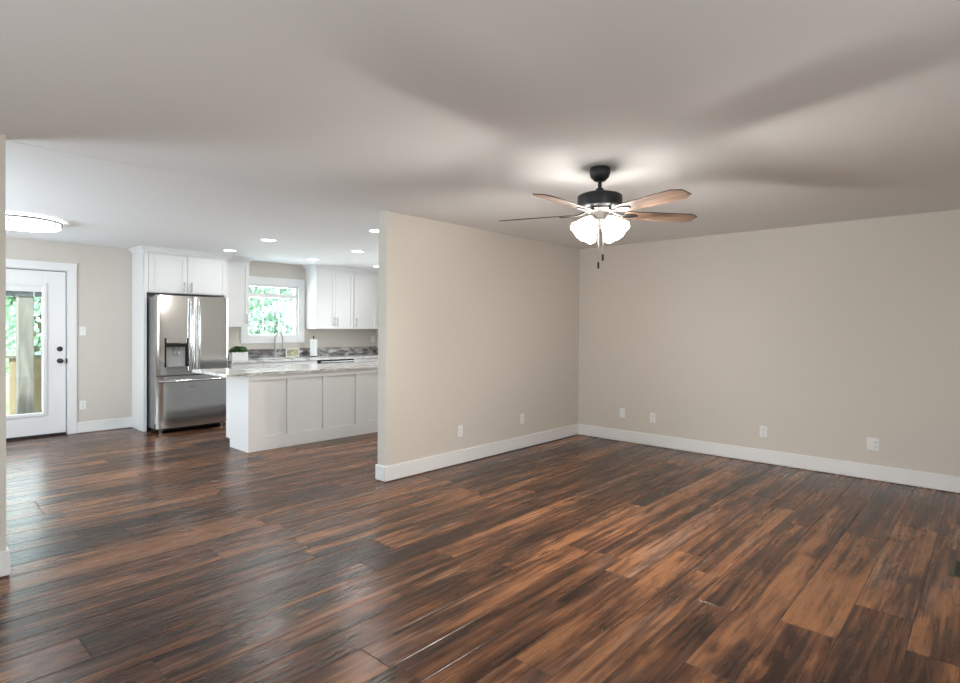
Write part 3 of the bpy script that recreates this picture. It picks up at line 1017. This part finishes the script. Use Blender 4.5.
# floor register
vr = thing('floor_register', 'bronze metal floor register at the right edge of the plank floor', 'floor vent', (4.32, 0.11, 0))
reg_m = mat('register_bronze', (0.10, 0.085, 0.06), 0.45, 0.5)
MB().box(-0.15, 0.15, -0.065, 0.065, 0.0008, 0.003).build('frame', reg_m, vr, bevel=0.001)
m_ = MB()
for k in range(17):
    x = -0.128 + k * 0.016
    m_.box(x, x + 0.010, -0.043, 0.043, 0.0030, 0.0042)
m_.build('grille', slot_m, vr)

# ------------------------------------------------------------------ downlights
DL = [(3.40, 7.75, 'recessed ceiling light just in front of the refrigerator cabinet'),
      (3.293, 6.455, 'recessed ceiling light above the left end of the island'),
      (4.684, 7.767, 'recessed ceiling light in front of the kitchen window wall, left of the right-hand cabinets'),
      (4.587, 6.472, 'recessed ceiling light above the middle of the island'),
      (3.741, 4.93, 'recessed ceiling light half hidden by the top of the partition wall edge'),
      (5.931, 7.776, 'recessed ceiling light half hidden by the partition edge near the rightmost wall cabinet')]
for (x, y, lab) in DL:
    t = thing('recessed_light', lab, 'ceiling light', (x, y, HK), group='recessed kitchen ceiling lights')
    MB().lathe([(0.098, -0.0005), (0.098, -0.004), (0.078, -0.008), (0.076, -0.0005)], 36).build('trim_ring', white_m, t, smooth=True)
    MB().lathe([(0.075, -0.0008), (0.075, -0.006), (0.0, -0.0062)], 36).build('lens', lens_m, t, smooth=True)
    l = bpy.data.lights.new('downlight_lamp', 'AREA')
    l.shape = 'DISK'
    l.size = 0.14
    l.energy = 9.0 if y < 7 else 1.5
    l.color = (1.0, 0.97, 0.95)
    lo = bpy.data.objects.new('downlight_lamp', l)
    C.objects.link(lo)
    lo.location = (0, 0, -0.012)
    lo.parent = t

# flush drum light
fl = thing('flush_ceiling_light', 'round white drum ceiling light with thin dark rings near the entry door', 'ceiling light', (1.045, 7.06, HK))
R_ = 0.335
tag(MB().lathe([(R_ - 0.008, -0.020), (R_ - 0.008, -0.072)], 64, cap=False).build('diffuser', drum_m, fl, smooth=True), 'white glowing drum side')
tag(MB().lathe([(R_ - 0.008, -0.0725), (R_ - 0.02, -0.082), (0, -0.088)], 64).build('bottom_diffuser', drum_low_m, fl, smooth=True), 'bright white bottom diffuser')
MB().lathe([(R_ - 0.07, -0.001), (R_ - 0.07, -0.019), (0.0, -0.019)], 48).build('ceiling_plate', white_m, fl, smooth=True)
tag(MB().lathe([(R_ - 0.069, -0.019), (R_ - 0.008, -0.019)], 64, cap=False).build('added_glow_ring', glow_m, fl), 'added glowing ring that brightens the ceiling around the lamp')  # added emitter facing up, makes the glow on the ceiling
def ring(z, rr, tk=0.0042):
    return MB().lathe([(rr - 0.008, z - tk), (rr, z - tk), (rr, z + tk), (rr - 0.008, z + tk), (rr - 0.008, z - tk)], 64, cap=False)
ring_m = mat('pewter_ring', (0.06, 0.06, 0.065), 0.5, 0.3)
for z in (-0.022, -0.030, -0.072):
    tag(ring(z, R_).build('band', ring_m, fl, smooth=True), 'thin pewter band')
for k in range(16):
    a = 2 * PI * k / 16
    c, s_ = math.cos(a), math.sin(a)
    m_ = MB()
    m_.tube([(R_ * c * 0.995, R_ * s_ * 0.995, -0.026), (R_ * c * 0.995, R_ * s_ * 0.995, -0.072)], 0.003, 6)
    a1 = a + 2 * PI / 16 - 0.10
    m_.tube([(R_ * 0.995 * math.cos(q), R_ * 0.995 * math.sin(q), -0.048) for q in (a, (a + a1) / 2, a1)], 0.0025, 6)
    m_.build('strap', ring_m, fl)

# ------------------------------------------------------------------ ceiling fan
FX, FY = 3.241, 1.909
fan = thing('ceiling_fan', 'dark five-blade ceiling fan with wooden blades and lit frosted glass shades', 'ceiling fan', (FX, FY, H))
MB().lathe([(0.062, 0), (0.066, -0.012), (0.066, -0.035), (0.058, -0.062), (0.036, -0.085), (0.02, -0.09), (0, -0.09)], 40).build('canopy', fan_m, fan, smooth=True)
MB().lathe([(0.013, -0.085), (0.013, -0.13), (0.024, -0.135), (0.03, -0.15), (0.032, -0.165), (0, -0.17)], 24).build('downrod', fan_m, fan, smooth=True)
MB().lathe([(0.0, -0.158), (0.05, -0.159), (0.10, -0.167), (0.132, -0.177), (0.1425, -0.186), (0.143, -0.20), (0.143, -0.246), (0.139, -0.256), (0.128, -0.264), (0.09, -0.268), (0, -0.268)], 56).build('motor_housing', fan_m, fan, smooth=True)
tag(MB().lathe([(0, -0.262), (0.095, -0.268), (0.10, -0.275), (0.085, -0.284), (0.062, -0.29), (0.055, -0.33), (0.062, -0.345), (0.05, -0.375), (0.03, -0.388), (0.0, -0.392)], 40).build('light_kit', cap_m, fan, smooth=True), 'pewter light fitting under the motor')
BZ = -0.296
blade_out = [(0.165, -0.052), (0.30, -0.060), (0.50, -0.068), (0.635, -0.070), (0.690, -0.038), (0.690, 0.038), (0.635, 0.070), (0.50, 0.068), (0.30, 0.060), (0.165, 0.052)]
for k in range(5):
    az = math.radians(37 + 72 * k)
    m_ = MB()
    m_.prism(blade_out, -0.003, 0.003, 'Z')
    bl = m_.build('blade', blade_m, fan, bevel=0.001)
    bl.data.materials.append(blade_edge_m)
    for f in bl.data.polygons:
        if f.normal.z > 0.5 or abs(f.normal.z) < 0.5:
            f.material_index = 1
    bl.matrix_local = Matrix.Translation((0, 0, BZ - 0.0)) @ Matrix.Rotation(az, 4, 'Z') @ Matrix.Rotation(math.radians(-11), 4, 'X')
    tag(bl, 'weathered wooden blade with dark edge')
    # open oval bracket
    m_ = MB()
    N = 20
    m_.tube([(0.21 + 0.052 * math.cos(2 * PI * i / N), 0.026 * math.sin(2 * PI * i / N), -0.007) for i in range(N + 1)], 0.0065, 8, flat=0.6)
    m_.tube([(0.085, 0, 0.018), (0.12, 0, 0.002), (0.16, 0, -0.007)], [0.014, 0.013, 0.011], 10, flat=0.5)
    m_.box(0.15, 0.27, -0.006, 0.006, -0.009, -0.004)
    m_.build('blade_bracket', fan_m, bl, smooth=True)

def shade_wob(a, rad, z):
    k = max(0.0, (z - 0.07) / 0.05)
    return rad * (1 + 0.012 * k * math.cos(6 * a)), z + 0.003 * k * math.cos(6 * a)
for k, deg in enumerate((-92, -8, 66, 158)):
    az = math.radians(deg)
    tilt = math.radians(180 - 47)
    base_p = Vector((0.062 * math.cos(az), 0.062 * math.sin(az), -0.338))
    mt = Matrix.Rotation(az, 4, 'Z') @ Matrix.Rotation(tilt, 4, 'Y')
    m_ = MB()
    prof = [(0.024, 0.0), (0.030, 0.012), (0.040, 0.030), (0.050, 0.055), (0.056, 0.085), (0.064, 0.108), (0.072, 0.125),
            (0.069, 0.124), (0.061, 0.107), (0.053, 0.085), (0.047, 0.055), (0.037, 0.031), (0.027, 0.014), (0.021, 0.003), (0.024, 0.0)]
    m_.lathe(prof, 48, (0, 0, 0), None, cap=False, wob=shade_wob)
    sh = m_.build('lamp_shade', shade_m, fan, smooth=True)
    sh.matrix_local = Matrix.Translation(base_p) @ mt
    tag(sh, 'lit frosted scalloped glass shade')
    MB().lathe([(0.012, 0.004), (0.014, 0.03), (0.026, 0.055), (0.028, 0.07), (0.018, 0.088), (0, 0.094)], 20).build('bulb', bulb_m, sh, smooth=True)
    MB().lathe([(0.0, -0.03), (0.018, -0.028), (0.026, -0.012), (0.028, 0.004), (0.0, 0.004)], 20).build('socket', cap_m, sh, smooth=True)
    l = bpy.data.lights.new('bulb_lamp', 'SPOT')
    l.energy = 58
    l.color = (1.0, 0.945, 0.885)
    l.spot_size = math.radians(165)
    l.spot_blend = 0.6
    l.shadow_soft_size = 0.03
    lo = bpy.data.objects.new('bulb_lamp', l)
    C.objects.link(lo)
    lo.parent = sh
    lo.location = (0, 0, 0.112)
    lo.rotation_euler = (PI, 0, 0)
for (dx, dy, z1) in ((0.016, -0.017, -0.560), (-0.004, 0.004, -0.612)):
    m_ = MB()
    m_.tube([(dx * 1.2, dy * 1.2, -0.38), (dx, dy, z1)], 0.0016, 6)
    pc = m_.build('pull_chain', nickel_m, fan)
    tag(MB().lathe([(0, z1 + 0.001), (0.0065, z1 - 0.002), (0.007, z1 - 0.040), (0, z1 - 0.044)], 12, (dx, dy, 0)).build('fob', black_m, pc, smooth=True), 'black pull chain fob')

# ------------------------------------------------------------------ outside
tag(MB().box(-30, 40, YB + 3.2, 70, -0.62, -0.6).build('lawn', grass_m), 'bright green lawn beyond the deck', 'lawn', kind='stuff')
dk = thing('deck', 'pale wooden deck outside the glazed entry door', 'deck', (1.4, 10.2, -0.08))
m_ = MB()
yy = YB + WT + 0.01
while yy < 10.66:
    m_.box(-2.6, 2.6, yy - 10.2, yy - 10.2 + 0.135, 0.03, 0.06)
    yy += 0.142
m_.build('boards', deck_m, dk)
m_ = MB()
m_.box(-2.6, 2.6, 0.44, 0.48, -0.52, 0.028)
m_.box(-2.6, -2.56, -1.3, 0.44, -0.52, 0.028).box(2.56, 2.6, -1.3, 0.44, -0.52, 0.028)
m_.build('joists', pine_m, dk)
pz = thing('deck_post', 'weathered grey wooden post seen through the door glass', 'post', (1.50, 9.80, -0.019))
MB().box(-0.085, 0.085, -0.085, 0.085, 0, 1.80).build('post', post_m, pz, bevel=0.006)
MB().box(-0.093, 0.093, -0.093, 0.093, 1.80, 1.83).build('cap', white_m, pz)
rl = thing('deck_railing', 'pine deck railing passing behind the weathered post', 'railing', (1.555, 9.95, -0.019))
MB().box(-1.9, 1.9, -0.04, 0.05, 0.955, 0.995).build('top_rail', post_m, rl, bevel=0.003)
for x in (-1.55, -1.2, -0.85, -0.50, -0.16, 0.11, 0.45, 0.80, 1.15, 1.5):
    MB().box(x - 0.045, x + 0.045, -0.02, 0.02, 0.10, 0.955).build('baluster', pine_m, rl, bevel=0.002)
MB().box(-1.9, 1.9, -0.018, 0.018, 0.06, 0.10).build('bottom_rail', post_m, rl)

def tree_meshes(seed, h, rad):
    rn = random.Random(seed)
    t = MB()
    t.tube([(0, 0, 0), (0.1, 0.05, h * 0.4), (0.0, 0.1, h * 0.75)], [0.2, 0.15, 0.07], 10)
    for k in range(6):
        a = rn.uniform(0, 2 * PI)
        z = h * rn.uniform(0.3, 0.65)
        t.tube([(0.06, 0.05, z), (math.cos(a) * rad * 0.6, math.sin(a) * rad * 0.6, z + h * 0.18)], [0.07, 0.025], 6)
    f = MB()
    blobs = [(rn.uniform(-0.55, 0.55) * rad, rn.uniform(-0.55, 0.55) * rad, rn.uniform(0.16, 0.9) * h, rn.uniform(0.35, 0.62) * rad) for _ in range(16)]
    for k in range(7200):
        bx, by, bz, br = rn.choice(blobs)
        v = Vector((rn.gauss(0, 1), rn.gauss(0, 1), rn.gauss(0, 1))).normalized() * br * rn.uniform(0.75, 1.05)
        c = Vector((bx, by, max(0.25, bz + v.z))) + Vector((v.x, v.y, 0))
        n = Vector((rn.uniform(-1, 1), rn.uniform(-1, 1), rn.uniform(-0.4, 1))).normalized()
        a = n.orthogonal().normalized() * rn.uniform(0.07, 0.12)
        b_ = n.cross(a) * 0.6
        f.bm.faces.new([f.bm.verts.new(c + q) for q in (a, b_, -a, -b_)])
    return t, f
spots = [(2.7, 16.6, 6.0, 2.3), (8.6, 19.6, 6.4, 2.3), (4.3, 23.6, 7.2, 2.4), (7.6, 14.9, 2.4, 1.05), (12.6, 24.4, 7.0, 2.3)]
tlabels = ['leafy tree directly behind the deck post in the door glass', 'tall leafy tree filling the kitchen window view',
           'distant leafy tree further back beyond the deck railing', 'low bushy tree in the lower left of the kitchen window view',
           'distant leafy tree at the right side of the kitchen window view']
for i, (x, y, h, rd) in enumerate(spots):
    t = thing('tree', tlabels[i], 'tree', (x, y, -0.598), group='trees outside the house')
    a, b_ = tree_meshes(i, h, rd)
    a.build('trunk', bark_m, t, smooth=True)
    b_.build('foliage', leaf_m, t)
